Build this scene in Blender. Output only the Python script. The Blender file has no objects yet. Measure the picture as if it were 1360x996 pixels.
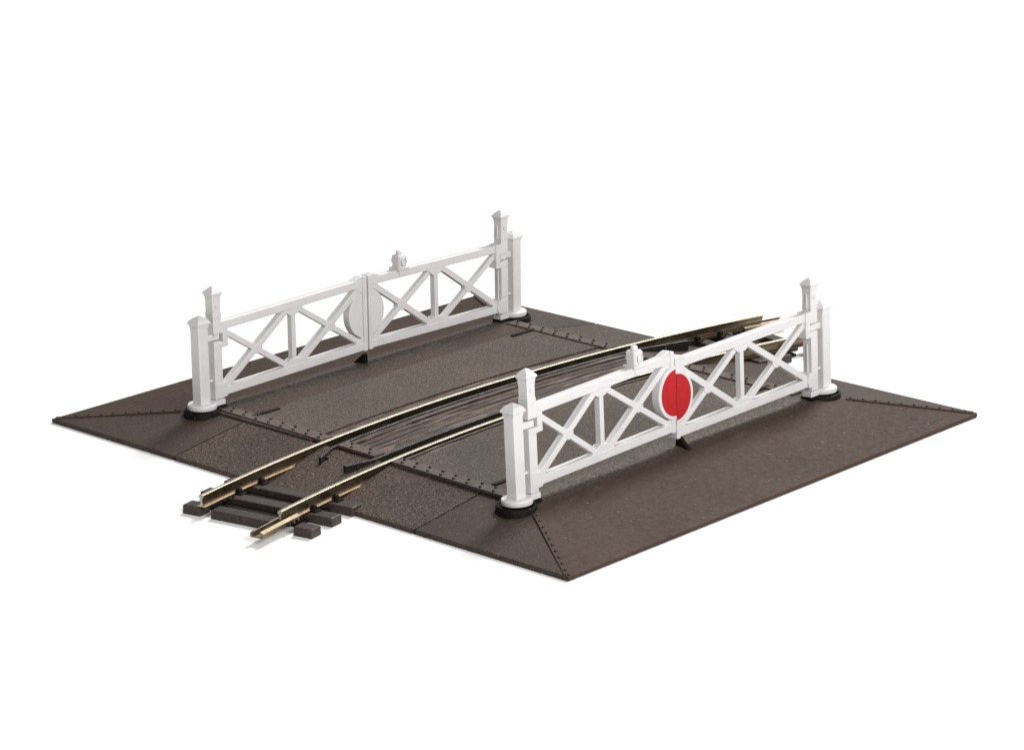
# Model railway level crossing, studio close-up.  1 Blender unit = 6.85 mm.
import bpy, bmesh, math, random
from mathutils import Vector, Matrix

random.seed(7)
S = bpy.context.scene
COL = S.collection
S.unit_settings.scale_length = 0.00685

# ------------------------------------------------------------------ materials
def new_mat(name):
    m = bpy.data.materials.new(name)
    m.use_nodes = True
    nt = m.node_tree
    return m, nt, nt.nodes['Principled BSDF']

def nd(nt, t, **kw):
    n = nt.nodes.new(t)
    for k, v in kw.items():
        if k in n.inputs: n.inputs[k].default_value = v
        else: setattr(n, k, v)
    return n

def ramp(nt, stops):
    r = nt.nodes.new('ShaderNodeValToRGB')
    e = r.color_ramp.elements
    while len(e) < len(stops): e.new(0.5)
    for el, (p, c) in zip(e, stops):
        el.position = p
        el.color = c if len(c) == 4 else (*c, 1)
    return r

def g(v): return (v, v, v, 1)

def plastic_brown(name, base, grain, bump, rough, speck=.5, spec=.25, smooth=None, con=1.0):
    """moulded brown styrene with an asphalt-like cast grain and pale dust specks.
    smooth: (base, bump) of the polished ramp faces, reached where |y| passes the crown of the road"""
    m, nt, b = new_mat(name)
    L = nt.links
    tc = nd(nt, 'ShaderNodeTexCoord')
    def tex(t, **kw):
        n = nd(nt, t, **kw); L.new(tc.outputs['Object'], n.inputs['Vector']); return n
    def mathn(op, a, b_):
        n = nd(nt, 'ShaderNodeMath', operation=op)
        for k, v in enumerate((a, b_)):
            if isinstance(v, (int, float)): n.inputs[k].default_value = v
            else: L.new(v, n.inputs[k])
        return n.outputs[0]
    def mixc(f, a, b_, blend='MIX'):
        n = nd(nt, 'ShaderNodeMix', data_type='RGBA', blend_type=blend)
        for k, v in ((0, f), (6, a), (7, b_)):
            if hasattr(v, 'is_linked'): L.new(v, n.inputs[k])
            else: n.inputs[k].default_value = v
        return n.outputs[2]
    n1 = tex('ShaderNodeTexNoise', Scale=grain, Detail=2.0, Roughness=.7)
    n2 = tex('ShaderNodeTexNoise', Scale=.35, Detail=3.0, Roughness=.55)
    n3 = tex('ShaderNodeTexNoise', Scale=grain * .4, Detail=2.0, Roughness=.5)
    vo = tex('ShaderNodeTexVoronoi', Scale=4.6)
    def grainc(bs, k):
        r_ = ramp(nt, [(.36, tuple(v * (1 - .62 * k) for v in bs)), (.5, bs), (.64, tuple(v * (1 + 1.3 * k) for v in bs))])
        L.new(n1.outputs['Fac'], r_.inputs['Fac']); return r_.outputs['Color']
    col = grainc(base, con)
    bstr = bump
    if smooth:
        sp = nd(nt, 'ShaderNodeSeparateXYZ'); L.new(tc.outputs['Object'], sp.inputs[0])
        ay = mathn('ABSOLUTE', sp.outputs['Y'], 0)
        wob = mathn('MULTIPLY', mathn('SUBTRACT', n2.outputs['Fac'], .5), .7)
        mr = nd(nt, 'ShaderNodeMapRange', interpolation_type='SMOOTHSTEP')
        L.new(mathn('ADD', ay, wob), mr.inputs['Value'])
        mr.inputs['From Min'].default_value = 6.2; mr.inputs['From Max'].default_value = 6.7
        # shade by the back gate, painted into the road's colour and finish: crisp edge towards the track, soft towards the gate
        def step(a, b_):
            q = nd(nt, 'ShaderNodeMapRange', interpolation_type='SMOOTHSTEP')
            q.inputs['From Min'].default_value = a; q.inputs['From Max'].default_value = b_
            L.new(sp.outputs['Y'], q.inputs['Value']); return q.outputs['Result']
        gate_shade = mathn('MULTIPLY', mathn('SUBTRACT', step(4.82, 4.86), step(5.0, 5.9)), mathn('MULTIPLY', n2.outputs['Fac'], 1.3))
        f = mathn('MAXIMUM', mr.outputs['Result'], gate_shade)
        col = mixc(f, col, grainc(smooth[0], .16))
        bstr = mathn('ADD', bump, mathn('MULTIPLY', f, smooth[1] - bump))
    big = ramp(nt, [(.3, g(.84)), (.7, g(1.14))])
    L.new(n2.outputs['Fac'], big.inputs['Fac'])
    col = mixc(1.0, col, big.outputs['Color'], 'MULTIPLY')
    th = ramp(nt, [(.0, g(1)), (.07, g(1)), (.15, g(0))])
    L.new(vo.outputs['Distance'], th.inputs['Fac'])
    sc = nd(nt, 'ShaderNodeSeparateColor'); L.new(vo.outputs['Color'], sc.inputs['Color'])
    pick = mathn('LESS_THAN', sc.outputs['Red'], .3)
    fac = mathn('MULTIPLY', mathn('MULTIPLY', th.outputs['Color'], pick), mathn('MULTIPLY', sc.outputs['Green'], speck))
    col = mixc(fac, col, (.45, .39, .34, 1))
    L.new(col, b.inputs['Base Color'])
    rr = ramp(nt, [(.3, g(rough - .1)), (.7, g(rough + .12))])
    L.new(n3.outputs['Fac'], rr.inputs['Fac']); L.new(rr.outputs['Color'], b.inputs['Roughness'])
    bp = nd(nt, 'ShaderNodeBump', Distance=.03)
    if isinstance(bstr, (int, float)): bp.inputs['Strength'].default_value = bstr
    else: L.new(bstr, bp.inputs['Strength'])
    L.new(mathn('ADD', n1.outputs['Fac'], n3.outputs['Fac']), bp.inputs['Height']); L.new(bp.outputs['Normal'], b.inputs['Normal'])
    b.inputs['Specular IOR Level'].default_value = spec
    if smooth: L.new(mathn('ADD', spec, mathn('MULTIPLY', f, smooth[2] - spec)), b.inputs['Specular IOR Level'])
    return m

M = {}
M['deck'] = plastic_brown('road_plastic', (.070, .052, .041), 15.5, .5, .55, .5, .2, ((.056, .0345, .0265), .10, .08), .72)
M['ramp'] = M['deck']
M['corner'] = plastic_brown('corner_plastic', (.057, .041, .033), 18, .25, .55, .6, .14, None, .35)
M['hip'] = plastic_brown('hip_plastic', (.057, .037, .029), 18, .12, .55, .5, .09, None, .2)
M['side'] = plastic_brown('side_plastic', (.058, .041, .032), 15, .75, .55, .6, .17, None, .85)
M['dark'] = plastic_brown('dark_plastic', (.008, .006, .005), 9, .3, .6, .2, .12, None, .4)
M['check'] = plastic_brown('check_rail_plastic', (.013, .010, .009), 5, .02, .42, .1, .45, None, .2)
M['tie'] = plastic_brown('sleeper_plastic', (.047, .034, .029), 8, .15, .5, .4, .25, None, .25)
M['strip'] = plastic_brown('strip_plastic', (.095, .070, .058), 9, .15, .5, .3, .25, None, .3)
M['rivet'] = plastic_brown('rivet_plastic', (.02, .013, .010), 9, .2, .45, .3)

def mat_timber():
    m, nt, b = new_mat('timber_plastic'); L = nt.links
    tc = nd(nt, 'ShaderNodeTexCoord')
    # coordinates follow the curve of the track: radius and arc length
    sp = nd(nt, 'ShaderNodeVectorMath', operation='SUBTRACT'); sp.inputs[1].default_value = (CX, CY, 0)
    L.new(tc.outputs['Object'], sp.inputs[0])
    xy = nd(nt, 'ShaderNodeSeparateXYZ'); L.new(sp.outputs[0], xy.inputs[0])
    ln = nd(nt, 'ShaderNodeVectorMath', operation='LENGTH'); L.new(sp.outputs[0], ln.inputs[0])
    at = nd(nt, 'ShaderNodeMath', operation='ARCTAN2'); L.new(xy.outputs[0], at.inputs[0]); L.new(xy.outputs[1], at.inputs[1])
    a2 = nd(nt, 'ShaderNodeMath', operation='MULTIPLY'); a2.inputs[1].default_value = 44.0; L.new(at.outputs[0], a2.inputs[0])
    r2 = nd(nt, 'ShaderNodeMath', operation='MULTIPLY'); r2.inputs[1].default_value = 6.5; L.new(ln.outputs['Value'], r2.inputs[0])
    cb = nd(nt, 'ShaderNodeCombineXYZ'); L.new(r2.outputs[0], cb.inputs[0]); L.new(a2.outputs[0], cb.inputs[1])
    n = nd(nt, 'ShaderNodeTexNoise', Scale=1.0, Detail=2.5, Roughness=.65, Distortion=.6); L.new(cb.outputs[0], n.inputs['Vector'])
    c = ramp(nt, [(.36, (.020, .011, .008)), (.46, (.050, .031, .023)), (.56, (.078, .051, .039)), (.64, (.17, .122, .097))])
    L.new(n.outputs['Fac'], c.inputs['Fac']); L.new(c.outputs['Color'], b.inputs['Base Color'])
    bp = nd(nt, 'ShaderNodeBump', Strength=1.0, Distance=.06); L.new(n.outputs['Fac'], bp.inputs['Height'])
    L.new(bp.outputs['Normal'], b.inputs['Normal'])
    b.inputs['Roughness'].default_value = .55
    b.inputs['Specular IOR Level'].default_value = .25
    return m

def mat_white():
    m, nt, b = new_mat('white_plastic'); L = nt.links
    tc = nd(nt, 'ShaderNodeTexCoord')
    n = nd(nt, 'ShaderNodeTexNoise', Scale=2.2, Detail=3.0); L.new(tc.outputs['Object'], n.inputs['Vector'])
    c = ramp(nt, [(.3, (.675, .665, .668)), (.7, (.715, .705, .708))]); L.new(n.outputs['Fac'], c.inputs['Fac'])
    L.new(c.outputs['Color'], b.inputs['Base Color'])
    n2 = nd(nt, 'ShaderNodeTexNoise', Scale=11.0, Detail=2.0); L.new(tc.outputs['Object'], n2.inputs['Vector'])
    bp = nd(nt, 'ShaderNodeBump', Strength=.12, Distance=.03); L.new(n2.outputs['Fac'], bp.inputs['Height'])
    L.new(bp.outputs['Normal'], b.inputs['Normal'])
    b.inputs['Roughness'].default_value = .42
    return m

def mat_red():
    m, nt, b = new_mat('red_paint'); L = nt.links
    tc = nd(nt, 'ShaderNodeTexCoord')
    n = nd(nt, 'ShaderNodeTexNoise', Scale=5.0, Detail=3.0); L.new(tc.outputs['Object'], n.inputs['Vector'])
    c = ramp(nt, [(.3, (.42, .006, .010)), (.7, (.49, .009, .014))]); L.new(n.outputs['Fac'], c.inputs['Fac'])
    L.new(c.outputs['Color'], b.inputs['Base Color'])
    b.inputs['Roughness'].default_value = .5
    b.inputs['Specular IOR Level'].default_value = .25
    return m

def mat_metal(name, col, rough):
    m, nt, b = new_mat(name); L = nt.links
    tc = nd(nt, 'ShaderNodeTexCoord')
    n = nd(nt, 'ShaderNodeTexNoise', Scale=3.0, Detail=4.0, Roughness=.65); L.new(tc.outputs['Object'], n.inputs['Vector'])
    c = ramp(nt, [(.32, tuple(v * .72 for v in col)), (.6, col)]); L.new(n.outputs['Fac'], c.inputs['Fac'])
    L.new(c.outputs['Color'], b.inputs['Base Color'])
    r = ramp(nt, [(.3, g(rough)), (.7, g(rough + .18))]); L.new(n.outputs['Fac'], r.inputs['Fac'])
    L.new(r.outputs['Color'], b.inputs['Roughness'])
    b.inputs['Metallic'].default_value = 1
    return m

def mat_floor():
    m, nt, b = new_mat('white_paper'); L = nt.links
    tc = nd(nt, 'ShaderNodeTexCoord')
    n = nd(nt, 'ShaderNodeTexNoise', Scale=.6, Detail=3.0); L.new(tc.outputs['Object'], n.inputs['Vector'])
    c = ramp(nt, [(.3, g(.90)), (.7, g(.92))]); L.new(n.outputs['Fac'], c.inputs['Fac'])
    L.new(c.outputs['Color'], b.inputs['Base Color'])
    b.inputs['Roughness'].default_value = .9
    b.inputs['Specular IOR Level'].default_value = .1
    return m

# track geometry: two concentric rails
CX, CY = -.5, -53.61
R1, R2 = 55.34, 52.79          # rail centre lines (far / near rail)
RC = (R1 + R2) / 2
ZR = .61                       # rail top
H = .57                        # road surface
M['timber'] = mat_timber()
M['white'] = mat_white()
M['red'] = mat_red()
M['joiner'] = mat_metal('joiner_metal', (.28, .23, .155), .5)
M['nickel'] = mat_metal('nickel_silver', (.45, .40, .31), .40)
M['web'] = mat_metal('rail_web_metal', (.25, .205, .14), .30)
M['copper'] = mat_metal('rail_foot_metal', (.20, .14, .085), .45)
M['floor'] = mat_floor()

# ------------------------------------------------------------------ mesh helpers
class MB:
    def __init__(self): self.bm = bmesh.new()
    def face(self, vs, mi=0, smooth=False):
        f = self.bm.faces.new(vs); f.material_index = mi; f.smooth = smooth; return f
    def loft(self, rings, closed=True, caps=True, mi=0, smooth=False, mis=None):
        rs = [[self.bm.verts.new(p) for p in r] for r in rings]
        n = len(rs[0])
        for a, b in zip(rs, rs[1:]):
            for i in range(n if closed else n - 1):
                j = (i + 1) % n
                self.face((a[i], a[j], b[j], b[i]), mis[i] if mis else mi, smooth)
        if caps and closed:
            self.face(list(reversed(rs[0])), mi); self.face(rs[-1], mi)
        return rs
    def box(self, x0, x1, y0, y1, z0, z1, mi=0):
        self.loft([[(x0, y0, z), (x1, y0, z), (x1, y1, z), (x0, y1, z)] for z in (z0, z1)], mi=mi)
    def prism(self, poly, y0, y1, mi=0):
        """polygon in (x,z), extruded along y"""
        self.loft([[(x, y, z) for x, z in poly] for y in (y0, y1)], mi=mi)
    def bar(self, a, b, w, y0, y1, mi=0):
        """flat bar in the xz plane from a to b, width w"""
        a = Vector(a); b = Vector(b); d = (b - a).normalized(); n = Vector((-d.y, d.x)) * w / 2
        self.prism([a - n, b - n, b + n, a + n], y0, y1, mi)
    def lathe(self, prof, c=(0, 0), seg=32, mi=0, smooth=True, wob=None):
        rings = []
        for k, (r, z) in enumerate(prof):
            ring = []
            for i in range(seg):
                t = 2 * math.pi * i / seg
                rr = r * (wob(t, k) if wob else 1)
                ring.append((c[0] + rr * math.cos(t), c[1] + rr * math.sin(t), z))
            rings.append(ring)
        self.loft(rings, mi=mi, smooth=smooth)
    def sq(self, prof, c=(0, 0), mi=0):
        """stack of square sections (half width, z)"""
        self.loft([[(c[0] - h, c[1] - h, z), (c[0] + h, c[1] - h, z), (c[0] + h, c[1] + h, z), (c[0] - h, c[1] + h, z)] for h, z in prof], mi=mi)
    def dome(self, c, r, h, seg=8, mi=0):
        rings = [[(c[0] + r * k * math.cos(2 * math.pi * i / seg), c[1] + r * k * math.sin(2 * math.pi * i / seg), c[2] + z * h) for i in range(seg)]
                 for k, z in ((1, -.6), (1, .25), (.72, .75), (.3, 1))]
        self.loft(rings, mi=mi, smooth=True)
    def build(self, name, mats, parent=None, bevel=0, seg=2, loc=None):
        bm = self.bm
        bmesh.ops.recalc_face_normals(bm, faces=bm.faces)
        me = bpy.data.meshes.new(name)
        bm.to_mesh(me); bm.free()
        for mt in (mats if isinstance(mats, (list, tuple)) else [mats]): me.materials.append(mt)
        o = bpy.data.objects.new(name, me)
        COL.objects.link(o)
        if parent: o.parent = parent
        if loc: o.location = loc
        if bevel:
            md = o.modifiers.new('bevel', 'BEVEL'); md.width = bevel; md.segments = seg
            md.limit_method = 'ANGLE'; md.angle_limit = math.radians(35)
        return o

def tag(o, label=None, cat=None, group=None, kind=None):
    for k, v in (('label', label), ('category', cat), ('group', group), ('kind', kind)):
        if v: o[k] = v

def empty(name, loc, rx=0):
    o = bpy.data.objects.new(name, None); COL.objects.link(o)
    o.location = loc; o.rotation_euler = (rx, 0, 0); o.empty_display_size = .3
    return o

def arc(R, t, z=0): return (CX + R * math.sin(t), CY + R * math.cos(t), z)
def ang(x, R): return math.asin((x - CX) / R)
def arcy(R, x): return CY + math.sqrt(R * R - (x - CX) ** 2)

def sweep(mb, R, prof, x0, x1, n=40, mi=0, mis=None, smooth=False):
    """profile (radial offset, z) swept along the arc of radius R between x0 and x1"""
    t0, t1 = ang(x0, R), ang(x1, R)
    mb.loft([[arc(R + d, t0 + (t1 - t0) * i / n, z) for d, z in prof] for i in range(n + 1)], mi=mi, mis=mis, smooth=smooth)

# ------------------------------------------------------------------ surface
mb = MB(); v = [mb.bm.verts.new(p) for p in ((-500, -500, 0), (500, -500, 0), (500, 500, 0), (-500, 500, 0))]; mb.face(v)
o = mb.build('floor', M['floor']); tag(o, 'plain white studio surface', 'floor', kind='structure')

# ------------------------------------------------------------------ crossing base
base = empty('level_crossing', (0, 0, 0))
tag(base, 'dark brown model level crossing base with sloping ramps, curved metal rails and wooden planking', 'level crossing')

WX, WY = 9.14, 10.0            # half outline
DX, DY = 6.45, 6.35            # deck corner
ZE = .12                       # outer edge height

# road surface either side of the track
def deck(name, sy):
    m_ = MB(); n = 48
    R = R1 + .52 if sy > 0 else R2 - .46
    xs = [-DX + 2 * DX * i / n for i in range(n + 1)]
    prof = [None, 5.3, 5.6, 5.85, 6.1, 6.35]
    zs = [H, H, H - .001, H - .007, H - .02, H - .043]
    top = []
    for x in xs:
        row = []
        for p_, z in zip(prof, zs):
            y = arcy(R, x) if p_ is None else sy * p_
            row.append((x, y, z))
        top.append(row)
    # closed slab section per x
    rings = [[(r[0][0], r[0][1], .25)] + r + [(r[-1][0], r[-1][1], .2)] for r in top]
    m_.loft(rings, smooth=True)
    for f in m_.bm.faces:
        if abs(f.normal.z) < .5: pass
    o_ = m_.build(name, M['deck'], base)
    md = o_.modifiers.new('edges', 'EDGE_SPLIT'); md.split_angle = math.radians(30)
    return o_
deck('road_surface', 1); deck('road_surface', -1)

# long approach ramps
def ramp_panel(sy):
    m_ = MB(); n = 6; rings = []
    for i in range(n + 1):
        f = i / n
        y = sy * (DY + (WY - DY) * f); z = (H - .045) + (ZE - H + .045) * f
        hx = DX + (WX - DX) * f
        if i == 0: y = sy * (DY - .12); z = H - .045 + .0133 - .004
        rings.append([(-hx, y, z), (hx, y, z), (hx, y, 0), (-hx, y, 0)])
    m_.loft(rings)
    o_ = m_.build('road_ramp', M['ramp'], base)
    md = o_.modifiers.new('bevel', 'BEVEL'); md.width = .03; md.segments = 2; md.limit_method = 'ANGLE'; md.angle_limit = math.radians(70)
    return o_
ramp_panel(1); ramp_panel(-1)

# sloping side panels, split by the scribed joints
def side_panels(sx):
    zt = .51
    G = 4.67; gp = .034
    def zs(x): return zt + (ZE + .02 - zt) * (abs(x) - DX) / (WX - DX)
    def panel(name, ya0, ya1, yb0, yb1, mat):
        # a = inner edge (x = DX), b = outer edge (x = WX)
        m_ = MB()
        xa, xb = sx * (DX + .004), sx * WX
        m_.loft([[(xa, ya0, zt), (xb, yb0, zs(WX)), (xb, yb0, 0), (xa, ya0, 0)], [(xa, ya1, zt), (xb, yb1, zs(WX)), (xb, yb1, 0), (xa, ya1, 0)]])
        m_.build(name, mat, base, bevel=.02)
    y1 = arcy(RC, sx * 7.8)
    panel('corner_panel', G + gp, DY, G + gp, WY - .004, M['corner'])
    panel('corner_panel', -DY, -G - gp, -WY + .004, -G - gp, M['corner'])
    a1 = arcy(R1 + .05, sx * DX); b1 = arcy(R1 + .05, sx * WX)
    a2 = arcy(R2 - .05, sx * DX); b2 = arcy(R2 - .05, sx * WX)
    panel('side_panel', a1, G - gp, b1, G - gp, M['side'])
    panel('side_panel', -G + gp, a2, -G + gp, b2, M['side'])
    # panel between the rails runs a little further out
    m_ = MB(); n = 8; rings = []
    for i in range(n + 1):
        x = sx * (DX + .004 + (9.5 - DX) * i / n); z = zs(x)
        rings.append([(x, arcy(R2 + .02, x), z), (x, arcy(R1 - .02, x), z), (x, arcy(R1 - .02, x), .02), (x, arcy(R2 + .02, x), .02)])
    m_.loft(rings)
    m_.build('centre_panel', M['side'], base, bevel=.015)
side_panels(-1); side_panels(1)

# bed under the flangeways and scribed joints
m_ = MB(); sweep(m_, RC, [(-1.9, .02), (1.9, .02), (1.9, .3), (-1.9, .3)], -DX + .02, DX - .02)
m_.build('track_bed', M['dark'], base)
for sx in (-1, 1):
    for sy in (-1, 1):
        m_ = MB(); y = sy * 4.67; xa, xb = sx * (DX + .01), sx * (WX - .02)
        m_.loft([[(x, y - .02, 0), (x, y + .02, 0), (x, y + .02, z), (x, y - .02, z)] for x, z in ((xa, .47), (xb, .09))])
        m_.build('panel_joint', M['dark'], base)
        # raised end of the joint on the deck
        m_ = MB(); x0 = sx * 5.05; x1 = sx * 6.1
        m_.box(min(x0, x1), max(x0, x1), y - .07, y + .06, H - .03, H + .05)
        m_.build('joint_ridge', M['dark'], base, bevel=.015)

# riveted strips
def strip(xa, ya, xb, yb, za, zb, w, rows, sp, name='riveted_strip', rr=.045, up=.042, mat='strip'):
    a = Vector((xa, ya, za)); b = Vector((xb, yb, zb)); d = b - a; Ln = d.length; d.normalize()
    n = Vector((0, 0, 1)); s = d.cross(n).normalized(); n = s.cross(d)
    m_ = MB()
    m_.loft([[p - s * w / 2 - n * .05, p + s * w / 2 - n * .05, p + s * w / 2 + n * up, p - s * w / 2 + n * up] for p in (a, b)])
    k = int(Ln / sp)
    for i in range(k):
        for q, off in enumerate(rows):
            t = (i + .35 + .3 * q) * Ln / k
            if t > Ln - .05: continue
            p = a + d * t + s * (off * w) + n * (up + .004)
            m_.dome(p, rr, rr * .9, mi=1)
    m_.build(name, [M[mat], M['rivet']], base)
def sx_left(y): return -6.22 + .033 * y * (1 if y < 0 else .6)
def sx_right(y): return 6.12 + .018 * y
for fx in (sx_left, sx_right):
    yr1 = arcy(R1 + .13, fx(1.3)); yr2 = arcy(R2 - .13, fx(-1))
    yc1 = arcy(54.80, fx(.7)); yc2 = arcy(53.36, fx(-.5))
    for y0, y1 in ((5.75, yr1), (yc1, yc2), (yr2, -5.75)):
        strip(fx(y0), y0, fx(y1), y1, H, H, .42, (-.28, .28), .49)
for sx in (-1, 1):
    for sy in (-1, 1):
        strip(sx * 6.86, sy * 6.9, sx * (WX - .08), sy * (WY - .1), .475, ZE + .015, .17, (0,), .37, 'hip_strip', .038, .03, 'hip')

# planking
def planks(name, ra, rb, n, x0, x1, z):
    m_ = MB(); w = (rb - ra) / n
    for i in range(n):
        a, b = ra + i * w + random.uniform(.02, .034), ra + (i + 1) * w - random.uniform(.02, .034)
        dz = random.uniform(-.03, .01)
        sweep(m_, 1e-9 + (a + b) / 2, [(a - (a + b) / 2, .27), (b - (a + b) / 2, .27), (b - (a + b) / 2, z + dz), (a - (a + b) / 2, z + dz)], x0, x1, 40)
    m_.build(name, M['timber'], base, bevel=.022, seg=2)
planks('timber_infill', 53.33, 54.83, 6, -6.02, 5.95, H - .01)
planks('timber_edging', R1 + .10, R1 + .50, 2, -5.98, 6.0, H - .008)
planks('timber_edging', R2 - .44, R2 - .10, 2, -6.05, 5.9, H - .008)

# check rails with flared ends
def check_rail(R, inward):
    m_ = MB(); hw = .045
    pts = []
    for i in range(41):
        x = -6.55 + 13.1 * i / 40
        pts.append((ang(x, R), R))
    fl = [( .95, .30), (.62, .19), (.2, .05)]
    left = [(ang(-6.55 - dx, R), R + inward * dr) for dx, dr in fl]
    right = [(ang(6.55 + dx + (.9 if dx > .9 else .35 if dx > .5 else 0), R), R + inward * dr) for dx, dr in fl]
    seq = left + pts + right[::-1]
    rings = []
    for k, (t, r) in enumerate(seq):
        rings.append([arc(r - hw, t, .2), arc(r + hw, t, .2), arc(r + hw, t, H + .012), arc(r - hw, t, H + .012)])
    m_.loft(rings)
    # small support lugs on the flared ends
    for t_x in (-7.15, 7.5):
        t = ang(t_x, R); r = R + inward * .2
        m_.loft([[arc(r - .1, t + a, z) for z in (.2, .5)] + [arc(r + .1, t + a, z) for z in (.5, .2)] for a in (-.0006, .0006)])
    m_.build('check_rail', M['check'], base, bevel=.01)
check_rail(54.89, -1); check_rail(53.27, 1)

# running rails: head, web, foot
prof = [(-.15, .275), (.15, .275), (.15, .30), (.04, .345), (.03, .39), (.03, .505), (.062, .53), (.07, .59), (.05, ZR), (-.05, ZR), (-.07, .59), (-.062, .53), (-.03, .505), (-.03, .39), (-.04, .345), (-.15, .30)]
mis = [1, 1, 1, 2, 2, 2, 2, 0, 0, 0, 2, 2, 2, 2, 1, 1]
def rail(R, x0, x1):
    m_ = MB(); sweep(m_, R, prof, x0, x1, 80, mis=mis)
    return m_.build('rail', [M['nickel'], M['copper'], M['web']], base, bevel=.008, seg=1)
ra = rail(R1, -11.88, 12.15)
rb = rail(R2, -11.40, 11.65)
def joiner(R, x0, x1, parent):
    m_ = MB()
    pr = [(-.21, .20), (.21, .20), (.21, .33), (.10, .385), (.085, .36), (.17, .31), (.17, .235), (-.17, .235), (-.17, .31), (-.085, .36), (-.10, .385), (-.21, .33)]
    sweep(m_, R, pr, x0, x1, 10)
    m_.build('rail_joiner', M['joiner'], parent, bevel=.008, seg=1)
joiner(R2, -12.45, -10.75, rb)
joiner(R1, 11.3, 13.0, ra)

# sleepers (radial), chairs
def sleeper(x, spans, w=.47, zt=.262):
    t = ang(x, RC); m_ = MB()
    for r0, r1 in spans:
        h = w / 2
        c = Vector((math.sin(t), math.cos(t), 0)); s = Vector((math.cos(t), -math.sin(t), 0)); o_ = Vector((CX, CY, 0))
        m_.loft([[o_ + c * r + s * q for r, q in ((r0, -h), (r1, -h), (r1, h), (r0, h))] for r in (0,)][0:0] or
                [[(o_ + c * r + s * q) + Vector((0, 0, z)) for r, q in ((r0 + ins, -h + ins), (r1 - ins, -h + ins), (r1 - ins, h - ins), (r0 + ins, h - ins))] for z, ins in ((0, 0), (zt - .01, .012))])
    m_.build('sleeper', M['tie'], base, bevel=.03)
def chairs(x, R, sides=(-1, 1)):
    t = ang(x, R)
    for sd in sides:
        m_ = MB()
        c = arc(R + sd * .17, t, .335)
        m_.dome((c[0], c[1], .33), .10, .10, 10)
        c2 = arc(R + sd * .24, t, 0)
        m_.loft([[(c2[0] - .13, c2[1] - .1, z), (c2[0] + .13, c2[1] - .1, z), (c2[0] + .13, c2[1] + .1, z), (c2[0] - .13, c2[1] + .1, z)] for z in (.25, .295)])
        m_.build('rail_chair', M['dark'], base, bevel=.015)
for sx, e in ((-1, 0), (1, -.1)):
    ne = 1.0 if sx < 0 else .62      # near ends are shorter at the far side
    sleeper(sx * (11.42 + e), [(R2 - ne, R2 - .40), (R2 + .33, R1 - .30), (R1 + .02, R1 + .62)], .46)
    sleeper(sx * (10.37 + e), [(R2 - ne + .05, R1 + .85)], .47)
    sleeper(sx * (9.38 + e * .3), [(R2 - ne + .07, R1 + .85)], .46, .262)
    for k, xs in enumerate(((10.42 + e, 9.42 + e * .3))):
        chairs(sx * xs, R1); chairs(sx * (xs - .33 if sx < 0 else xs), R2)
    # small clips left beside the joiner notches
    for R in (R1, R2) if sx < 0 else (R1,):
        for q in range(4):
            c = arc(R - .23, ang(sx * (11.35 - q * .2 + e), R), 0)
            m_ = MB(); m_.dome((c[0], c[1], .25), .05, .05, 6)
            m_.build('fixing_pip', M['dark'], base)
    # webs tying the sleepers, spread as a dark sheet standing in for gap shade
    x0, x1 = sorted((sx * 9.2, sx * (11.1 + e)))
    m_ = MB(); sweep(m_, RC, [(R2 - RC - .2, .03), (R1 - RC + .2, .03), (R1 - RC + .2, .1), (R2 - RC - .2, .1)], x0, x1, 8)
    m_.build('tie_web_shade', M['dark'], base)

# post sockets
for sx, px in ((-1, -6.87), (-1, -6.62), (1, 6.61), (1, 6.86)):
    sy = -1 if px in (-6.87, 6.61) else 1
    m_ = MB()
    ph = random.uniform(0, 6)
    wob = lambda t, k: 1 + (.05 * math.sin(5 * t + ph) + .04 * math.sin(9 * t + ph * 2) if k < 2 else 0)
    m_.lathe([(.64, .16), (.61, .28), (.56, .42), (.55, .59), (.535, .612), (.47, .612), (.46, .53), (.05, .53)], (px, sy * 6.22), 40, wob=wob)
    hx = px - sx * .55
    m_.box(hx - .25, hx + .25, sy * 6.22 - .2, sy * 6.22 + .2, .3, .60)
    m_.build('post_socket', M['dark'], base, bevel=.01, seg=1)

# gate stops
for sy, x in ((-1, .0), (1, .0)):
    m_ = MB()
    pts = [(sy * 6.08, .5), (sy * 6.1, .83), (sy * 6.18, .84), (sy * 6.62, .46)]
    m_.loft([[(xx, y, z) for y, z in pts] for xx in (x - .07, x + .07)])
    m_.build('gate_stop', M['dark'], base, bevel=.015)

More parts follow.
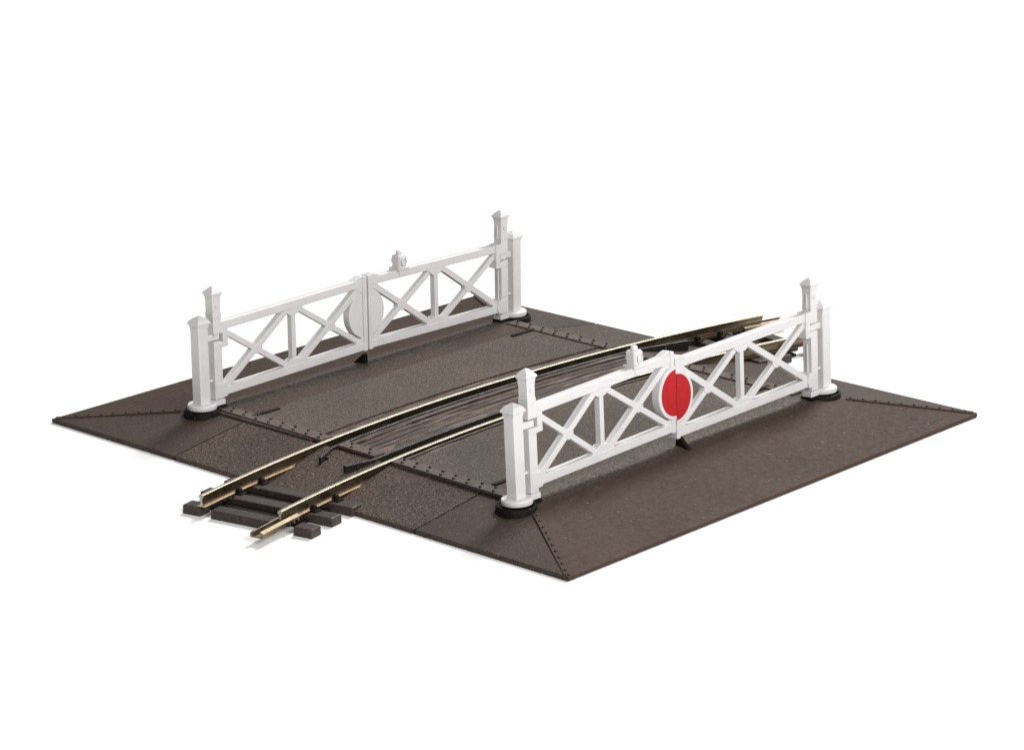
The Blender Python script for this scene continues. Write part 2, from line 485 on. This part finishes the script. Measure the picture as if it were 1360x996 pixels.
# ------------------------------------------------------------------ gates
def gate(label, hx, sy, lean, sgn, tilt, ztop, joint, lamp, y0, dzf=0.0):
    """hx hinge post x; sgn direction (in x) from the hinge to the joint; sy outward side"""
    Z0 = .60
    root = empty('crossing_gate', (hx, sy * y0, Z0), lean)
    tag(root, label, 'crossing gate', 'white lattice gates of the level crossing')
    W_ = M['white']
    def X(s): return sgn * s
    fz = -.567                         # fixed post, behind the hinge
    # foot
    m_ = MB()
    m_.lathe([(.41, .02), (.43, .05), (.43, .15), (.405, .185), (.05, .19)], (X(fz) * .98, 0), 40)
    m_.box(min(X(-.35), X(.215)), max(X(-.35), X(.215)), -.165, .165, .02, .186)
    m_.build('post_foot', W_, root, bevel=.015)
    # fixed post
    m_ = MB(); h = .19; c = .025
    ring = lambda z: [(X(fz) + a, b, z) for a, b in ((-h, -h + c), (-h + c, -h), (h - c, -h), (h, -h + c), (h, h - c), (h - c, h), (-h + c, h), (-h, h - c))]
    m_.loft([ring(.18), ring(2.50 + dzf)])
    post = m_.build('gate_post', W_, root, bevel=.01)
    m_ = MB(); m_.sq([(.2, 2.46 + dzf), (.2, 2.545 + dzf), (.243, 2.552 + dzf), (.243, 2.61 + dzf), (.175, 2.71 + dzf), (.04, 2.795 + dzf)], (X(fz), 0))
    m_.build('post_cap', W_, post, bevel=.012, seg=2)
    # arms that carry the hinge
    m_ = MB()
    a, b = sorted((X(fz + .1), X(.06)))
    m_.box(a, b, -.06, .06, .74, .82)
    m_.build('hinge_arm', W_, post, bevel=.012)
    m_ = MB(); m_.box(a, b, -.085, .085, 1.98, 2.17)
    a, b = sorted((X(-.10), X(.12))); m_.box(a, b, -.10, .10, 1.985, 2.165)
    m_.build('hinge_arm', W_, post, bevel=.012)
    # hinge post
    m_ = MB()
    m_.sq([(.155, .20), (.155, 1.94)])
    m_.sq([(.155, 2.22), (.155, 2.62), (.165, 2.66), (.165, 2.78), (.155, 2.80), (.155, 3.10), (.164, 3.20), (.168, 3.32)])
    # raised rib on the face towards the joint, recess edges
    a, b = sorted((X(.14), X(.185)))
    m_.box(a, b, -.03, .03, 2.66, 3.1); m_.box(a, b, -.03, .03, .62, 1.6)
    m_.loft([[(.02 * math.cos(q) * 3, -.155 * 1, 3.0 + .06 * math.sin(q)) for q in [k * math.pi / 5 for k in range(10)]],
             [(.02 * math.cos(q) * 3, -.185, 3.0 + .06 * math.sin(q)) for q in [k * math.pi / 5 for k in range(10)]]])
    hp = m_.build('hinge_post', W_, root, bevel=.012)
    m_ = MB(); m_.sq([(.18, 3.28), (.18, 3.335), (.212, 3.342), (.212, 3.39), (.12, 3.50), (.035, 3.575)])
    m_.build('post_cap', W_, hp, bevel=.012, seg=2)

    # ---- leaf, local z measured from the table, shifted by Z0 at the end
    zt = ztop - Z0; zb = ztop - 2.23 - Z0        # top of the top rail, bottom of the bottom rail
    J = joint
    def P(s, z): return (X(s), z + tilt * s)
    def poly(m, pts, ya, yb): m.prism([P(*q) for q in pts], ya, yb)
    T = .125
    yo = lambda d: (sy * d)                       # outward offset
    # hinge brackets (C shaped top, plate at the bottom)
    m_ = MB()
    poly(m_, [(-.15, zt - .33), (.40, zt - .33), (.40, zt + .02), (-.15, zt + .02)], -.165, .165)
    poly(m_, [(.20, zt - .60), (.40, zt - .60), (.40, zt - .325), (.20, zt - .325)], -.165, .165)
    poly(m_, [(-.15, zt - .76), (.40, zt - .76), (.40, zt - .595), (-.15, zt - .595)], -.165, .165)
    m_.build('hinge_bracket', W_, root, bevel=.018)
    m_ = MB()
    poly(m_, [(-.12, zb - .03), (.30, zb - .03), (.36, zb + .15), (.30, zb + .42), (-.12, zb + .42)], -.175, .175)
    m_.build('hinge_bracket', W_, root, bevel=.018)
    m_ = MB(); poly(m_, [(.18, zt - .26), (J - .01, zt - .26), (J - .01, zt), (.18, zt)], -T, T)
    m_.build('top_rail', W_, root, bevel=.022)
    m_ = MB(); poly(m_, [(.10, zb), (J - .01, zb), (J - .01, zb + .25), (.10, zb + .25)], -T - .006, T + .006)
    m_.build('bottom_rail', W_, root, bevel=.022)
    mid = J - 3.06
    lo, hi = zb + .16, zt - .16
    # gussets
    for pts in ([(mid - .44, zt - .25), (mid + .44, zt - .25), (mid + .15, zt - .45), (mid - .15, zt - .45)],
                [(mid - .15, zb + .44), (mid + .15, zb + .44), (mid + .49, zb + .24), (mid - .49, zb + .24)],
                [(J - .5, zt - .25), (J - .03, zt - .25), (J - .03, zt - .52)],
                [(J - .5, zb + .24), (J - .03, zb + .24), (J - .03, zb + .5)]):
        m_ = MB(); poly(m_, pts, -T + .012, T - .012)
        m_.build('gusset', W_, root, bevel=.015)
    # middle stile
    m_ = MB(); poly(m_, [(mid - .085, zb + .2), (mid + .085, zb + .2), (mid + .085, zt - .2), (mid - .085, zt - .2)], -T + .03, T - .03)
    m_.build('middle_stile', W_, root, bevel=.015)
    # braces: rising and falling in each half
    d1 = (.12, .22); d2 = (mid + .12, J - .14)
    for (s0, s1) in ((.18, mid - .1), (mid + .1, J - .12)):
        m_ = MB(); m_.bar(P(s0, lo), P(s1, hi), .19, -T + .018, T - .018)
        m_.build('brace', W_, root, bevel=.02)
        m_ = MB(); m_.bar(P(s0 + .06, hi - .10), P(s1, lo), .17, -T + .04, T - .04)
        m_.build('brace', W_, root, bevel=.02)
        sc = (s0 + s1) / 2 + .02
        m_ = MB(); poly(m_, [(sc + .2 * math.cos(q), (lo + hi) / 2 - .03 + .17 * math.sin(q)) for q in [k * math.pi / 4 for k in range(8)]], -T + .024, T - .024)
        m_.build('brace_joint', W_, root, bevel=.015)
    # end stile with a small gabled head
    m_ = MB()
    poly(m_, [(J - .17, zb - .03), (J - .012, zb - .03), (J - .012, zt + .06), (J - .17, zt + .10)], -T - .03, T + .03)
    poly(m_, [(J - .62, zt - .02), (J - .165, zt - .02), (J - .165, zt + .10), (J - .26, zt + .10)], -T + .004, T - .004)
    m_.build('end_stile', W_, root, bevel=.022)
    # half disc on the outer side
    zc = (zt + zb) / 2 + .05 - tilt * J * .3
    def half(rx, rz, seg=28): return [(J - .004 - rx * math.sin(math.pi * k / seg), zc - rz * math.cos(math.pi * k / seg)) for k in range(seg + 1)]
    m_ = MB(); poly(m_, half(.735, .76), yo(-.09), yo(.175))
    dsc = m_.build('signal_disc', W_, root, bevel=.02)
    m_ = MB(); poly(m_, half(.625, .66), yo(.17), yo(.186))
    m_.build('red_face', M['red'], dsc)
    if lamp:
        ls = J - lamp; lz = zt + tilt * ls
        m_ = MB(); lx = X(ls)
        m_.box(lx - .25, lx + .25, -.21, .21, lz - .02, lz + .06)
        m_.box(lx - .15, lx + .15, -.155, .155, lz - .2, lz)
        h0, h1 = .165, .12
        q = .05
        def oc(h, z): return [(lx + a, b, z) for a, b in ((-h, -h + q), (-h + q, -h), (h - q, -h), (h, -h + q), (h, h - q), (h - q, h), (-h + q, h), (-h, h - q))]
        m_.loft([oc(.175, lz + .05), oc(.185, lz + .40), oc(.15, lz + .45)])
        m_.lathe([(.10, lz + .44), (.10, lz + .53), (.08, lz + .57), (.02, lz + .58)], (lx, 0), 20)
        lo_ = m_.build('lamp', W_, root, bevel=.012)
        for sd in (-1, 1):
            m_ = MB(); rings = []
            for rr, yy in ((.12, .17), (.12, .225), (.09, .225), (.08, .19), (.03, .20)):
                rings.append([(lx + rr * math.cos(2 * math.pi * k / 24), sd * yy, lz + .24 + rr * math.sin(2 * math.pi * k / 24)) for k in range(24)])
            m_.loft(rings, smooth=False)
            m_.build('lens', W_, lo_)
    return root

gate('white gate in front with a lamp on its top rail and half a red disc', -6.30, -1, -.051, 1, .024, 3.165, 5.93, 1.53, 6.235, -.03)
gate('white gate in front without a lamp, carrying the other half of the red disc', 6.05, -1, -.051, -1, -.014, 3.185, 6.405, 0, 6.235)
gate('white gate at the back without a lamp, nearest the loose track end', -6.06, 1, -.009, 1, .017, 3.09, 6.16, 0, 6.23)
gate('white gate at the back with a lamp standing on its top rail', 6.30, 1, -.009, -1, .018, 3.09, 6.16, 1.53, 6.23)

# ------------------------------------------------------------------ light
w = bpy.data.worlds.new('World'); S.world = w; w.use_nodes = True
# unseen surround light: white, dimmed towards -x to grey the gates' side faces
wt = w.node_tree; bg = wt.nodes['Background']; bg.inputs['Strength'].default_value = .48
wtc = wt.nodes.new('ShaderNodeTexCoord'); wsp = wt.nodes.new('ShaderNodeSeparateXYZ'); wr = wt.nodes.new('ShaderNodeValToRGB'); wm = wt.nodes.new('ShaderNodeMapRange')
wt.links.new(wtc.outputs['Generated'], wsp.inputs[0]); wt.links.new(wsp.outputs['X'], wm.inputs['Value'])
wm.inputs['From Min'].default_value = -.8; wm.inputs['From Max'].default_value = .5
wr.color_ramp.elements[0].color = (.26, .25, .245, 1); wr.color_ramp.elements[1].color = (1, .99, .98, 1)
wt.links.new(wm.outputs['Result'], wr.inputs['Fac']); wt.links.new(wr.outputs['Color'], bg.inputs['Color'])

def area(name, loc, target, size, power, col=(1, 1, 1)):
    l = bpy.data.lights.new(name, 'AREA'); l.shape = 'RECTANGLE'; l.size, l.size_y = size; l.energy = power; l.color = col
    o_ = bpy.data.objects.new(name, l); COL.objects.link(o_); o_.location = loc
    o_.rotation_euler = (Vector(target) - Vector(loc)).to_track_quat('-Z', 'Y').to_euler()
    return o_
area('softbox_key', (150, 40, 170), (0, 0, 0), (56, 56), 490000, (1, .99, .975))
area('softbox_fill', (-30, -90, 55), (0, 0, 1), (50, 36), 90000, (1, .985, .975))

# ------------------------------------------------------------------ camera
cam = bpy.data.cameras.new('camera'); co = bpy.data.objects.new('camera', cam); COL.objects.link(co)
Cc = Vector((-63.8825236, -57.51935747, 27.12178681))
f = Vector((.71128489, .64168809, -.28689754)); r = Vector((.66902358, -.74323205, -.00368351)); u = Vector((.21559511, .18932119, .95795419))
co.matrix_world = Matrix(((r.x, u.x, -f.x, Cc.x), (r.y, u.y, -f.y, Cc.y), (r.z, u.z, -f.z, Cc.z), (0, 0, 0, 1)))
cam.sensor_width = 36; cam.lens = 4090.4315 / 1360 * 36
cam.clip_start = 1; cam.clip_end = 3000
S.camera = co
S.view_settings.view_transform = 'Standard'; S.view_settings.look = 'None'; S.view_settings.gamma = 1; S.view_settings.exposure = 0
